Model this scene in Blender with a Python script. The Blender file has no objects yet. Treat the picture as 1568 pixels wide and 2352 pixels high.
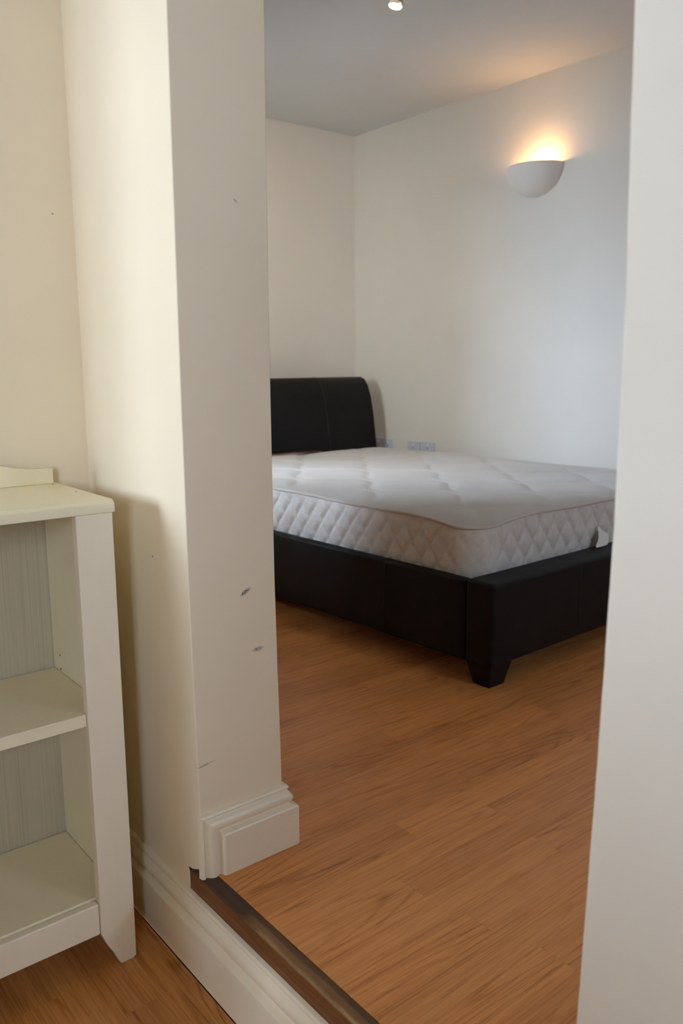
import bpy, bmesh, math, random
from mathutils import Vector, Matrix, noise as mnoise

random.seed(7)
C = bpy.context.scene.collection
SC = bpy.context.scene
PI = math.pi

# ------------------------------------------------------------------ camera
cam_d = bpy.data.cameras.new('camera')
cam = bpy.data.objects.new('camera', cam_d)
C.objects.link(cam)
SC.camera = cam
YAW, PITCH, ROLL = 0.89209113, 0.17609152, -0.00573318
fwd = Vector((-math.sin(YAW) * math.cos(PITCH), math.cos(YAW) * math.cos(PITCH), -math.sin(PITCH)))
rt0 = Vector((math.cos(YAW), math.sin(YAW), 0))
up0 = rt0.cross(fwd)
rt = rt0 * math.cos(ROLL) + up0 * math.sin(ROLL)
up = up0 * math.cos(ROLL) - rt0 * math.sin(ROLL)
m = Matrix((rt, up, -fwd)).transposed().to_4x4()
m.translation = Vector((0, 0, 1.0))
cam.matrix_world = m
cam_d.sensor_fit = 'VERTICAL'
cam_d.sensor_height = 23.6
cam_d.sensor_width = 15.7
cam_d.lens = 23.6 * 1896.34 / 2352
cam_d.clip_start = 0.02
cam_d.dof.use_dof = True
cam_d.dof.focus_distance = 1.5
cam_d.dof.aperture_fstop = 4.0

# ------------------------------------------------------------------ world, exposure, daylight
SKY_STRENGTH = 22.0
SKY_COLOUR = (0.71, 0.86, 1.06, 1)
EXPOSURE = 1.15
SCONCE_W = 0.75
SPOT_W = 4.5

world = bpy.data.worlds.new('overcast_sky')
SC.world = world
world.use_nodes = True
wbg = world.node_tree.nodes['Background']
wbg.inputs[0].default_value = SKY_COLOUR
wbg.inputs[1].default_value = SKY_STRENGTH

SC.view_settings.view_transform = 'Standard'
SC.view_settings.look = 'None'
SC.view_settings.gamma = 1.0
SC.view_settings.use_curve_mapping = False
SC.view_settings.exposure = EXPOSURE
SC.cycles.use_denoising = True
SC.cycles.max_bounces = 14
SC.cycles.diffuse_bounces = 10
SC.cycles.sample_clamp_indirect = 6.0
SC.cycles.caustics_reflective = False
SC.cycles.caustics_refractive = False


def portal(name, loc, rot, sx, sy):
    d = bpy.data.lights.new(name, 'AREA')
    d.shape = 'RECTANGLE'
    d.size, d.size_y = sx, sy
    d.cycles.is_portal = True
    o = bpy.data.objects.new(name, d)
    o.location = loc
    o.rotation_euler = rot
    C.objects.link(o)
    return o


# windows that let the daylight in (out of the frame): camera room, back wall; bedroom, front wall; right-wall pair added as fill
W1_X0, W1_X1, W1_Z0, W1_Z1 = -2.17, -1.24, 0.85, 1.80
W4_Y0, W4_Y1, W4_Z0, W4_Z1 = 1.61, 2.09, 1.10, 1.60
W2_X0, W2_X1, W2_Z0, W2_Z1 = -3.30, -2.42, 0.72, 1.78
YBK = -2.60          # wall behind the camera
W3_Y0, W3_Y1, W3_Z0, W3_Z1 = -1.84, -1.13, 0.96, 1.88
XR = 1.35            # right walls
portal('window_portal', (XR + 0.16, (W3_Y0 + W3_Y1) / 2, (W3_Z0 + W3_Z1) / 2), (0, PI / 2, 0), W3_Z1 - W3_Z0, W3_Y1 - W3_Y0)
portal('window_portal', (XR + 0.16, (W4_Y0 + W4_Y1) / 2, (W4_Z0 + W4_Z1) / 2), (0, PI / 2, 0), W4_Z1 - W4_Z0, W4_Y1 - W4_Y0)
portal('window_portal', ((W1_X0 + W1_X1) / 2, YBK - 0.16, (W1_Z0 + W1_Z1) / 2), (PI / 2, 0, 0), W1_X1 - W1_X0, W1_Z1 - W1_Z0)
portal('window_portal', ((W2_X0 + W2_X1) / 2, 0.585, (W2_Z0 + W2_Z1) / 2), (PI / 2, 0, 0), W2_X1 - W2_X0, W2_Z1 - W2_Z0)


# ------------------------------------------------------------------ material helpers
def srgb(r, g, b):
    f = lambda c: (c / 255 / 12.92) if c / 255 <= 0.04045 else ((c / 255 + 0.055) / 1.055) ** 2.4
    return (f(r), f(g), f(b), 1)


class NT:
    def __init__(self, name):
        self.m = bpy.data.materials.new(name)
        self.m.use_nodes = True
        self.t = self.m.node_tree
        self.bsdf = self.t.nodes['Principled BSDF']
        self.out = self.t.nodes['Material Output']

    def n(self, typ, **kw):
        nd = self.t.nodes.new(typ)
        for k, v in kw.items():
            setattr(nd, k, v)
        return nd

    def link(self, a, b):
        self.t.links.new(a, b)

    def math(self, op, a, b=None, clamp=False):
        nd = self.n('ShaderNodeMath', operation=op)
        nd.use_clamp = clamp
        for i, v in enumerate((a, b)):
            if v is None:
                continue
            if isinstance(v, (int, float)):
                nd.inputs[i].default_value = v
            else:
                self.link(v, nd.inputs[i])
        return nd.outputs[0]

    def vmath(self, op, a, b=None):
        nd = self.n('ShaderNodeVectorMath', operation=op)
        for i, v in enumerate((a, b)):
            if v is None:
                continue
            if isinstance(v, (tuple, list)):
                nd.inputs[i].default_value = v
            else:
                self.link(v, nd.inputs[i])
        return nd.outputs[0]

    def coords(self, kind='Object'):
        return self.n('ShaderNodeTexCoord').outputs[kind]

    def mapping(self, vec, loc=(0, 0, 0), rot=(0, 0, 0), scale=(1, 1, 1)):
        nd = self.n('ShaderNodeMapping')
        self.link(vec, nd.inputs[0])
        nd.inputs[1].default_value = loc
        nd.inputs[2].default_value = rot
        nd.inputs[3].default_value = scale
        return nd.outputs[0]

    def noise(self, vec, scale, detail=3, rough=0.5, dist=0.0):
        nd = self.n('ShaderNodeTexNoise')
        self.link(vec, nd.inputs['Vector'])
        nd.inputs['Scale'].default_value = scale
        nd.inputs['Detail'].default_value = detail
        nd.inputs['Roughness'].default_value = rough
        nd.inputs['Distortion'].default_value = dist
        return nd.outputs['Fac']

    def ramp(self, fac, stops):
        nd = self.n('ShaderNodeValToRGB')
        e = nd.color_ramp.elements
        while len(e) < len(stops):
            e.new(0.5)
        for el, (p, c) in zip(e, stops):
            el.position = p
            el.color = c if len(c) == 4 else (*c, 1)
        self.link(fac, nd.inputs[0])
        return nd.outputs[0]

    def mix(self, fac, a, b, blend='MIX'):
        nd = self.n('ShaderNodeMix', data_type='RGBA', blend_type=blend)
        for i, v in ((0, fac), (6, a), (7, b)):
            if isinstance(v, (int, float)):
                nd.inputs[i].default_value = v
            elif isinstance(v, (tuple, list)):
                nd.inputs[i].default_value = v
            else:
                self.link(v, nd.inputs[i])
        return nd.outputs[2]

    def bump(self, h, strength=0.2, dist=0.002):
        nd = self.n('ShaderNodeBump')
        nd.inputs['Strength'].default_value = strength
        nd.inputs['Distance'].default_value = dist
        self.link(h, nd.inputs['Height'])
        self.link(nd.outputs[0], self.bsdf.inputs['Normal'])

    def base(self, v):
        if isinstance(v, (tuple, list)):
            self.bsdf.inputs['Base Color'].default_value = v
        else:
            self.link(v, self.bsdf.inputs['Base Color'])

    def set(self, rough=None, metal=None, spec=None, coat=None):
        if rough is not None:
            if isinstance(rough, (int, float)):
                self.bsdf.inputs['Roughness'].default_value = rough
            else:
                self.link(rough, self.bsdf.inputs['Roughness'])
        if metal is not None:
            self.bsdf.inputs['Metallic'].default_value = metal
        if spec is not None:
            self.bsdf.inputs['Specular IOR Level'].default_value = spec
        if coat is not None:
            self.bsdf.inputs['Coat Weight'].default_value = coat


def mask_ellipse(N, vec, centre, axes, rot=(0, 0, 0)):
    """1 inside an ellipsoid of the given half axes, falling to 0 at its edge"""
    p = N.vmath('SUBTRACT', vec, centre)
    p = N.mapping(p, rot=rot)
    p = N.vmath('DIVIDE', p, axes)
    ln = N.n('ShaderNodeVectorMath', operation='LENGTH')
    N.link(p, ln.inputs[0])
    return N.math('SUBTRACT', 1.0, ln.outputs['Value'], clamp=True)


def mat_paint(name, col, rough=0.7, marks=(), spec=0.3):
    N = NT(name)
    co = N.coords()
    blotch = N.noise(co, 2.3, 4, 0.6)
    c2 = tuple(x * 0.95 for x in col[:3]) + (1,)
    colr = N.ramp(blotch, [(0.3, c2), (0.7, col)])
    for (cen, ax, rot, dark, sc) in marks:
        mk = mask_ellipse(N, co, cen, ax, rot)
        br = N.noise(co, sc, 2, 0.7)
        br = N.math('MULTIPLY', N.math('SUBTRACT', br, 0.36, clamp=True), 5.0, clamp=True)
        f = N.math('MULTIPLY', N.math('MULTIPLY', mk, 2.2, clamp=True), br)
        colr = N.mix(f, colr, dark)
    N.base(colr)
    orange = N.noise(co, 260, 2, 0.5)
    roll = N.noise(co, 40, 3, 0.6)
    h = N.math('ADD', N.math('MULTIPLY', orange, 0.6), roll)
    N.bump(h, 0.10, 0.0012)
    N.set(rough=rough, spec=spec)
    return N.m


CREAM = (0.83, 0.73, 0.555, 1)
DARK = (0.10, 0.085, 0.07, 1)
M_cream = mat_paint('cream_wall_paint', CREAM, 0.62, marks=[
    ((-1.111, 0.695, 0.637), (0.02, 0.013, 0.0045), (math.radians(-30), 0, 0), DARK, 500),
    ((-1.111, 0.715, 0.536), (0.02, 0.013, 0.0045), (math.radians(-5), 0, 0), (0.25, 0.22, 0.18, 1), 500),
    ((-1.1125, 0.6965, 1.2434), (0.02, 0.007, 0.0022), (math.radians(35), 0, 0), (0.45, 0.40, 0.33, 1), 300),
    ((-1.232, 0.592, 0.6905), (0.0022, 0.02, 0.0022), (0, 0, 0), DARK, 200),
    ((-1.106, 0.607, 0.366), (0.02, 0.02, 0.0022), (math.radians(-8), 0, 0), (0.42, 0.38, 0.32, 1), 300),
    ((-1.48, 0.555, 1.262), (0.02, 0.0025, 0.0025), (0, 0, 0), DARK, 200),
])
M_cream_daylit = mat_paint('cream_paint_daylit', (0.81, 0.785, 0.705, 1), 0.62)  # copy of the cream paint, cool daylight whitening put into its colour
M_white = mat_paint('off_white_wall_paint', (0.725, 0.69, 0.63, 1), 0.7)
M_ceil = mat_paint('white_ceiling_paint', (0.63, 0.635, 0.635, 1), 0.85)
M_sconce = mat_paint('matt_plaster', (0.76, 0.72, 0.67, 1), 0.8)


def mat_gloss(name, col, wear=False):
    N = NT(name)
    co = N.coords()
    v = N.noise(co, 6, 4, 0.6)
    c = N.ramp(v, [(0.3, tuple(x * 0.93 for x in col[:3])), (0.7, col)])
    if wear:
        sp = N.noise(co, 120, 2, 0.5)
        f = N.math('MULTIPLY', N.math('SUBTRACT', sp, 0.74, clamp=True), 6, clamp=True)
        c = N.mix(f, c, (0.20, 0.13, 0.07, 1))
    N.base(c)
    br = N.noise(N.mapping(co, scale=(30, 30, 160)), 3, 3, 0.5)
    N.bump(br, 0.06, 0.001)
    N.set(rough=0.38, spec=0.45)
    return N.m


M_gloss = mat_gloss('cream_gloss_paint', (0.84, 0.755, 0.585, 1), True)
M_pvc = mat_gloss('white_window_plastic', (0.85, 0.85, 0.84, 1))


def mat_oak(name, a, b, c, rot=0.0):
    """oak strip laminate: local y runs along the strip"""
    N = NT(name)
    co = N.coords()
    geo = N.n('ShaderNodeNewGeometry')
    oi = N.n('ShaderNodeObjectInfo')
    rnd = N.math('FRACT', N.math('ADD', oi.outputs['Random'], N.math('MULTIPLY', geo.outputs['Random Per Island'], 7.31)))
    off = N.n('ShaderNodeCombineXYZ')
    N.link(N.math('MULTIPLY', rnd, 37.0), off.inputs[0])
    N.link(N.math('MULTIPLY', rnd, 91.0), off.inputs[1])
    N.link(N.math('MULTIPLY', rnd, 53.0), off.inputs[2])
    if rot:
        co = N.mapping(co, rot=(0, 0, rot))
    # cathedral figure: thin contour lines of a slow stretched noise
    p1 = N.vmath('ADD', N.mapping(co, scale=(8.5, 0.75, 1)), off.outputs[0])
    slow = N.noise(p1, 1.0, 2, 0.5, 0.25)
    rings = N.math('FRACT', N.math('MULTIPLY', slow, 24.0))
    rings = N.math('ABSOLUTE', N.math('SUBTRACT', rings, 0.5))
    ring_line = N.math('MULTIPLY', N.math('SUBTRACT', rings, 0.27, clamp=True), 4.3, clamp=True)
    # where the figure shows and where the strip is plain
    fig = N.noise(N.vmath('ADD', N.mapping(co, scale=(12, 2.0, 1)), off.outputs[0]), 1.0, 2, 0.5)
    fig = N.math('MULTIPLY', N.math('SUBTRACT', fig, 0.36, clamp=True), 4.0, clamp=True)
    ring_line = N.math('MULTIPLY', ring_line, fig)
    # pores: short dark dashes along the strip
    p2 = N.vmath('ADD', N.mapping(co, scale=(420, 13, 1)), off.outputs[0])
    pores = N.noise(p2, 1.0, 2, 0.6)
    pore_line = N.math('MULTIPLY', N.math('SUBTRACT', pores, 0.47, clamp=True), 5.0, clamp=True)
    p3 = N.vmath('ADD', N.mapping(co, scale=(120, 1.9, 1)), off.outputs[0])
    streak = N.noise(p3, 1.0, 3, 0.6)
    streak_line = N.math('MULTIPLY', N.math('SUBTRACT', streak, 0.44, clamp=True), 3.6, clamp=True)
    g = N.math('ADD', N.math('MULTIPLY', ring_line, 0.52), N.math('MULTIPLY', pore_line, 0.38))
    g = N.math('ADD', g, N.math('MULTIPLY', streak_line, 0.40), clamp=True)
    col = N.ramp(g, [(0.0, c), (0.40, b), (1.0, a)])
    tone = N.ramp(rnd, [(0.0, (0.90, 0.88, 0.87)), (0.5, (1, 1, 1)), (1.0, (1.07, 1.07, 1.06))])
    col = N.mix(1.0, col, tone, 'MULTIPLY')
    N.base(col)
    N.bump(N.math('MULTIPLY', g, -1.0), 0.05, 0.0005)
    N.set(rough=N.math('ADD', N.math('MULTIPLY', pores, 0.10), 0.36), spec=0.40)
    return N.m


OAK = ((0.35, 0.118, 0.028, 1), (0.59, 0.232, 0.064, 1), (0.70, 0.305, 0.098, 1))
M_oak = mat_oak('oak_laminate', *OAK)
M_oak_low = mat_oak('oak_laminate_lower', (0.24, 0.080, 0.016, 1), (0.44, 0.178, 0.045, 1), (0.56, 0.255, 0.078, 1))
M_core = NT('laminate_core').m
M_core.node_tree.nodes['Principled BSDF'].inputs['Base Color'].default_value = (0.10, 0.05, 0.025, 1)


def mat_threshold():
    N = NT('stained_timber')
    co = N.coords()
    g = N.noise(N.mapping(co, scale=(6, 160, 160)), 1.0, 4, 0.6)
    base = N.ramp(g, [(0.3, (0.125, 0.043, 0.010)), (0.7, (0.215, 0.082, 0.022))])
    sep = N.n('ShaderNodeSeparateXYZ')
    N.link(co, sep.inputs[0])
    blot = N.noise(N.mapping(co, scale=(14, 60, 60)), 1.0, 4, 0.65)
    big = N.noise(N.mapping(co, scale=(5, 30, 30)), 1.0, 3, 0.6)
    zz = N.math('GREATER_THAN', sep.outputs[2], 0.0175)
    right = N.math('MULTIPLY', N.math('ADD', sep.outputs[0], N.math('ADD', N.math('MULTIPLY', blot, 0.10), 0.085)), 25, clamp=True)
    # worn khaki tread, darker stain kept along the back edge
    worn = N.math('MULTIPLY', N.math('ADD', N.math('MULTIPLY', blot, 0.9), 0.25, clamp=True), zz)
    base = N.mix(N.math('MULTIPLY', worn, right), base, (0.235, 0.135, 0.052, 1))
    backb = N.math('MULTIPLY', N.math('SUBTRACT', sep.outputs[1], N.math('SUBTRACT', N.math('MULTIPLY', big, 0.012), 0.0085)), 260, clamp=True)
    backb = N.math('MULTIPLY', N.math('MULTIPLY', backb, zz), 0.85)
    base = N.mix(backb, base, (0.088, 0.040, 0.016, 1))
    # pale rubbed line on the nose itself
    d = N.math('ABSOLUTE', N.math('ADD', sep.outputs[1], 0.0125))
    d = N.math('SUBTRACT', 1.0, N.math('DIVIDE', d, 0.0030), clamp=True)
    nose = N.math('MULTIPLY', N.math('MULTIPLY', d, N.math('GREATER_THAN', sep.outputs[2], 0.0150)), N.math('MULTIPLY', N.math('SUBTRACT', blot, 0.30, clamp=True), 3.0, clamp=True))
    base = N.mix(N.math('MULTIPLY', nose, right), base, (0.40, 0.235, 0.095, 1))
    # blackened at the left end
    left = N.math('SUBTRACT', 1.0, right)
    leftz = N.math('MULTIPLY', left, N.math('GREATER_THAN', sep.outputs[2], N.math('ADD', N.math('MULTIPLY', blot, 0.006), 0.0125)))
    base = N.mix(N.math('MULTIPLY', leftz, 0.92), base, (0.052, 0.028, 0.015, 1))
    N.base(base)
    N.bump(N.math('ADD', g, blot), 0.35, 0.002)
    N.set(rough=0.45, spec=0.4)
    return N.m


M_thr = mat_threshold()


def mat_leather():
    N = NT('black_leather')
    co = N.coords()
    v = N.n('ShaderNodeTexVoronoi')
    N.link(co, v.inputs['Vector'])
    v.inputs['Scale'].default_value = 420
    w = N.noise(co, 9, 3, 0.6)
    N.base(N.ramp(w, [(0.3, (0.0046, 0.0046, 0.0047)), (0.7, (0.0068, 0.0067, 0.0068))]))
    N.bump(N.math('ADD', v.outputs['Distance'], N.math('MULTIPLY', w, 2.0)), 0.18, 0.0012)
    N.set(rough=0.5, spec=0.17)
    return N.m


M_leather = mat_leather()
N = NT('black_lacquer')
co = N.coords()
sp = N.noise(co, 90, 2, 0.5)
N.base(N.mix(N.math('MULTIPLY', N.math('SUBTRACT', sp, 0.745, clamp=True), 9, clamp=True), (0.009, 0.008, 0.008, 1), (0.22, 0.13, 0.08, 1)))
N.set(rough=0.4, spec=0.15)
M_lacquer = N.m


def mat_simple(name, col, rough=0.5, metal=0.0, noise_scale=60, amt=0.08):
    N = NT(name)
    v = N.noise(N.coords(), noise_scale, 3, 0.5)
    N.base(N.ramp(v, [(0.3, tuple(x * (1 - amt) for x in col)), (0.7, col)]))
    N.set(rough=rough, metal=metal)
    return N.m


M_tan = mat_simple('tan_backing_cloth', (0.20, 0.14, 0.085), 0.8)
M_stitch = mat_simple('seam_thread', (0.006, 0.006, 0.006), 0.6)
M_socket = mat_simple('white_socket_plastic', (0.55, 0.57, 0.64), 0.35)
M_switch = mat_simple('socket_switch_plastic', (0.70, 0.71, 0.74), 0.3)
M_hole = mat_simple('dark_hole', (0.012, 0.010, 0.010), 0.8)
M_metal = mat_simple('brushed_nickel', (0.42, 0.40, 0.37), 0.28, 1.0)
M_ground = mat_simple('grey_paving', (0.30, 0.29, 0.27), 0.9, noise_scale=4, amt=0.3)


def mat_cabinet(name, col, stripes=False):
    N = NT(name)
    co = N.coords()
    if stripes:
        w = N.noise(N.mapping(co, scale=(1, 330, 2.2)), 1.0, 3, 0.6)
        c = N.ramp(w, [(0.36, tuple(x * 0.84 for x in col)), (0.50, tuple(x * 0.96 for x in col)), (0.66, col)])
        N.bump(w, 0.12, 0.0012)
    else:
        w = N.noise(N.mapping(co, scale=(60, 60, 9)), 1.0, 3, 0.6)
        c = N.ramp(w, [(0.3, tuple(x * 0.97 for x in col)), (0.7, col)])
        N.bump(w, 0.04, 0.0006)
    N.base(c)
    N.set(rough=0.33 if not stripes else 0.5, spec=0.45)
    return N.m


M_cab = mat_cabinet('cream_foil', (0.78, 0.71, 0.50))
M_cabfront = mat_cabinet('cream_painted_front', (0.79, 0.715, 0.56))
M_cabback = mat_cabinet('grained_back_board', (0.50, 0.445, 0.325), True)


def mat_ticking_top():
    N = NT('knitted_mattress_top')
    co = N.coords()
    w = N.n('ShaderNodeTexWave', wave_type='BANDS', bands_direction='DIAGONAL')
    N.link(N.mapping(co, scale=(1.0, 1.7, 0)), w.inputs['Vector'])
    w.inputs['Scale'].default_value = 52
    w.inputs['Distortion'].default_value = 0.6
    w.inputs['Detail'].default_value = 1
    f = N.noise(co, 700, 2, 0.5)
    dirt = N.noise(co, 5, 3, 0.5)
    base = N.ramp(dirt, [(0.35, (0.51, 0.49, 0.465)), (0.65, (0.55, 0.53, 0.505))])
    base = N.mix(N.math('MULTIPLY', w.outputs['Fac'], 0.10), base, (0.42, 0.39, 0.35, 1))
    N.base(base)
    N.bump(N.math('ADD', w.outputs['Fac'], N.math('MULTIPLY', f, 0.6)), 0.25, 0.0012)
    N.set(rough=0.85, spec=0.2)
    N.bsdf.inputs['Sheen Weight'].default_value = 0.15
    return N.m


M_ticktop = mat_ticking_top()


def mat_ticking_side():
    N = NT('damask_mattress_side')
    co = N.coords()
    d = N.noise(co, 60, 3, 0.6)
    base = N.ramp(d, [(0.35, (0.59, 0.56, 0.52)), (0.6, (0.65, 0.62, 0.58))])
    dm = mask_ellipse(N, co, (-0.095, 0.165, 0.28), (0.05, 0.045, 0.045))
    base = N.mix(N.math('MULTIPLY', dm, N.math('MULTIPLY', d, 0.9)), base, (0.30, 0.30, 0.31, 1))
    N.base(base)
    N.bump(d, 0.1, 0.001)
    N.set(rough=0.5, spec=0.35)
    return N.m


M_tickside = mat_ticking_side()
M_piping = mat_simple('beige_piping', (0.60, 0.55, 0.50), 0.8, noise_scale=300)
M_tag = mat_simple('white_cloth_tag', (0.78, 0.76, 0.73), 0.8)


def mat_label():
    N = NT('printed_mattress_label')
    co = N.coords()
    v = N.noise(N.mapping(co, scale=(14, 9, 1)), 1.0, 4, 0.6)
    c = N.ramp(v, [(0.34, (0.035, 0.018, 0.025)), (0.5, (0.16, 0.085, 0.08)), (0.62, (0.30, 0.22, 0.20))])
    N.base(c)
    N.set(rough=0.5)
    return N.m


M_label = mat_label()


def mat_emit(name, col, strength):
    N = NT(name)
    N.base((0.8, 0.8, 0.8, 1))
    N.bsdf.inputs['Emission Color'].default_value = col
    N.bsdf.inputs['Emission Strength'].default_value = strength
    return N.m


M_bulb = mat_emit('lit_tungsten_bulb', (1.0, 0.62, 0.28, 1), 14)
M_halogen = mat_emit('lit_halogen_lens', (1.0, 0.86, 0.68, 1), 2.4)


def mat_glass(name):
    N = NT(name)
    tr = N.n('ShaderNodeBsdfTransparent')
    gl = N.n('ShaderNodeBsdfGlossy')
    gl.inputs['Roughness'].default_value = 0.02
    fr = N.n('ShaderNodeFresnel')
    fr.inputs[0].default_value = 1.45
    mx = N.n('ShaderNodeMixShader')
    N.link(fr.outputs[0], mx.inputs[0])
    N.link(tr.outputs[0], mx.inputs[1])
    N.link(gl.outputs[0], mx.inputs[2])
    N.link(mx.outputs[0], N.out.inputs[0])
    return N.m


M_glass = mat_glass('window_glass')


def mat_reflector():
    N = NT('lamp_reflector_glass')
    N.base((0.9, 0.85, 0.8, 1))
    N.set(rough=0.15, metal=0.4)
    N.bsdf.inputs['Emission Color'].default_value = (1.0, 0.75, 0.5, 1)
    N.bsdf.inputs['Emission Strength'].default_value = 0.12
    return N.m


M_reflector = mat_reflector()


# ------------------------------------------------------------------ mesh helpers
def new_obj(name, bm, mat, parent=None, smooth=False):
    me = bpy.data.meshes.new(name)
    bmesh.ops.recalc_face_normals(bm, faces=bm.faces)
    bm.to_mesh(me)
    bm.free()
    for mm in (mat if isinstance(mat, (list, tuple)) else [mat]):
        me.materials.append(mm)
    if smooth:
        for p in me.polygons:
            p.use_smooth = True
    o = bpy.data.objects.new(name, me)
    C.objects.link(o)
    if parent:
        o.parent = parent
    return o


def box(bm, x0, x1, y0, y1, z0, z1):
    r = bmesh.ops.create_cube(bm, size=1.0)
    bmesh.ops.scale(bm, vec=(x1 - x0, y1 - y0, z1 - z0), verts=r['verts'])
    bmesh.ops.translate(bm, vec=((x0 + x1) / 2, (y0 + y1) / 2, (z0 + z1) / 2), verts=r['verts'])
    return r['verts']


def box_obj(name, dims, mat, parent=None, bevel=0.0, seg=2):
    bm = bmesh.new()
    box(bm, *dims)
    o = new_obj(name, bm, mat, parent)
    if bevel:
        add_bevel(o, bevel, seg)
    return o


def add_bevel(o, w, seg=2, angle=35):
    b = o.modifiers.new('bevel', 'BEVEL')
    b.width = w
    b.segments = seg
    b.limit_method = 'ANGLE'
    b.angle_limit = math.radians(angle)
    for p in o.data.polygons:
        p.use_smooth = True
    wn = o.modifiers.new('normals', 'WEIGHTED_NORMAL')
    wn.keep_sharp = True


def prism(bm, pts, y0, y1, axes='xz'):
    """polygon pts in a plane, extruded along the third axis between y0 and y1"""
    def co(p, d):
        if axes == 'xz':
            return (p[0], d, p[1])
        if axes == 'yz':
            return (d, p[0], p[1])
        return (p[0], p[1], d)
    a = [bm.verts.new(co(p, y0)) for p in pts]
    b = [bm.verts.new(co(p, y1)) for p in pts]
    n = len(pts)
    bm.faces.new(a)
    bm.faces.new(b)
    for i in range(n):
        bm.faces.new((a[i], a[(i + 1) % n], b[(i + 1) % n], b[i]))


def tube(bm, pts, r, seg=8, closed=False):
    rings = []
    n = len(pts)
    pts = [Vector(p) for p in pts]
    for i, p in enumerate(pts):
        a = pts[(i - 1) % n] if (closed or i > 0) else p
        b = pts[(i + 1) % n] if (closed or i < n - 1) else p
        t = (b - a).normalized()
        s = t.cross(Vector((0, 0, 1)))
        if s.length < 1e-4:
            s = t.cross(Vector((1, 0, 0)))
        s.normalize()
        q = s.cross(t)
        rings.append([bm.verts.new(p + s * (r * math.cos(2 * PI * k / seg)) + q * (r * math.sin(2 * PI * k / seg))) for k in range(seg)])
    for i in range(n if closed else n - 1):
        A, B = rings[i], rings[(i + 1) % n]
        for k in range(seg):
            bm.faces.new((A[k], A[(k + 1) % seg], B[(k + 1) % seg], B[k]))
    if not closed:
        bm.faces.new(rings[0])
        bm.faces.new(rings[-1])


def lathe(bm, prof, seg=32, mat4=None):
    """(radius, height) profile around z"""
    rings = []
    for r, z in prof:
        if r < 1e-6:
            rings.append([bm.verts.new((0, 0, z))])
        else:
            rings.append([bm.verts.new((r * math.cos(2 * PI * k / seg), r * math.sin(2 * PI * k / seg), z)) for k in range(seg)])
    vs = [v for r in rings for v in r]
    for A, B in zip(rings, rings[1:]):
        for k in range(seg):
            a = A[k % len(A)], A[(k + 1) % len(A)]
            b = B[k % len(B)], B[(k + 1) % len(B)]
            f = list(dict.fromkeys((a[0], a[1], b[1], b[0])))
            if len(f) > 2:
                bm.faces.new(f)
    if mat4 is not None:
        bmesh.ops.transform(bm, matrix=mat4, verts=vs)


def tag(o, label, cat, group=None):
    o['label'] = label
    o['category'] = cat
    if group:
        o['group'] = group
    return o


def thing(name, label, cat, loc=(0, 0, 0), rotz=0.0, group=None):
    o = bpy.data.objects.new(name, None)
    o.empty_display_size = 0.1
    C.objects.link(o)
    o.location = loc
    o.rotation_euler = (0, 0, rotz)
    return tag(o, label, cat, group)


def struct(o, label=None):
    o['kind'] = 'structure'
    if label:
        o['label'] = label
    return o


# ------------------------------------------------------------------ key dimensions (metres)
XL = -1.482          # camera room left wall
YF = 0.592           # dividing wall, camera room face
YB = 0.754           # dividing wall, bedroom face
XW1 = -3.45          # bedroom wall behind the headboard
YW2 = 2.88           # bedroom wall with the sconce
HB = 2.150           # bedroom ceiling
HC = 2.30            # camera room ceiling
ZF = 0.172           # bedroom floor level
XR = 1.35            # right walls
XLL = -2.30          # far left wall of the part behind the camera
YJ = -0.36           # where the left wall steps back
HEAD = 2.02          # top of the opening

# ------------------------------------------------------------------ ground outside
bm = bmesh.new()
box(bm, -14, 10, -12, 12, -0.60, -0.50)
struct(new_obj('ground', bm, M_ground), 'grey paved ground outside the windows')
struct(box_obj('wall_yard_blocker', (-3.75, -2.42, -1.75, -1.60, -0.55, 3.2), M_ground), 'added yard wall blocking straight daylight to the bedroom window')  # added out of view so bedroom daylight enters slantwise

# ------------------------------------------------------------------ floors
floor_low = struct(box_obj('floor', (XLL - 0.1, XR + 0.1, YBK - 0.1, YB, -0.10, -0.012), M_core), 'oak laminate floor of the lower room')
floor_bed = struct(box_obj('floor', (XW1 - 0.1, XR + 0.1, YF + 0.024, YW2 + 0.1, 0.02, ZF - 0.010), M_core), 'oak laminate floor of the raised bedroom')

_plank = {}


def plank_mesh(w, ln, mat):
    key = (round(w, 4), round(ln, 3), mat.name)
    if key not in _plank:
        bm = bmesh.new()
        h = 0.010
        c = 0.00015
        lo = [bm.verts.new((sx * w / 2, sy * ln / 2, -h)) for sx, sy in ((-1, -1), (1, -1), (1, 1), (-1, 1))]
        mi = [bm.verts.new((sx * w / 2, sy * ln / 2, -c)) for sx, sy in ((-1, -1), (1, -1), (1, 1), (-1, 1))]
        tp = [bm.verts.new((sx * (w / 2 - c), sy * (ln / 2 - c), 0)) for sx, sy in ((-1, -1), (1, -1), (1, 1), (-1, 1))]
        bm.faces.new(tp)
        for i in range(4):
            j = (i + 1) % 4
            bm.faces.new((lo[i], lo[j], mi[j], mi[i]))
            bm.faces.new((mi[i], mi[j], tp[j], tp[i]))
        bmesh.ops.recalc_face_normals(bm, faces=bm.faces)
        me = bpy.data.meshes.new('plank')
        bm.to_mesh(me)
        bm.free()
        me.materials.append(mat)
        _plank[key] = me
    return _plank[key]


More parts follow.
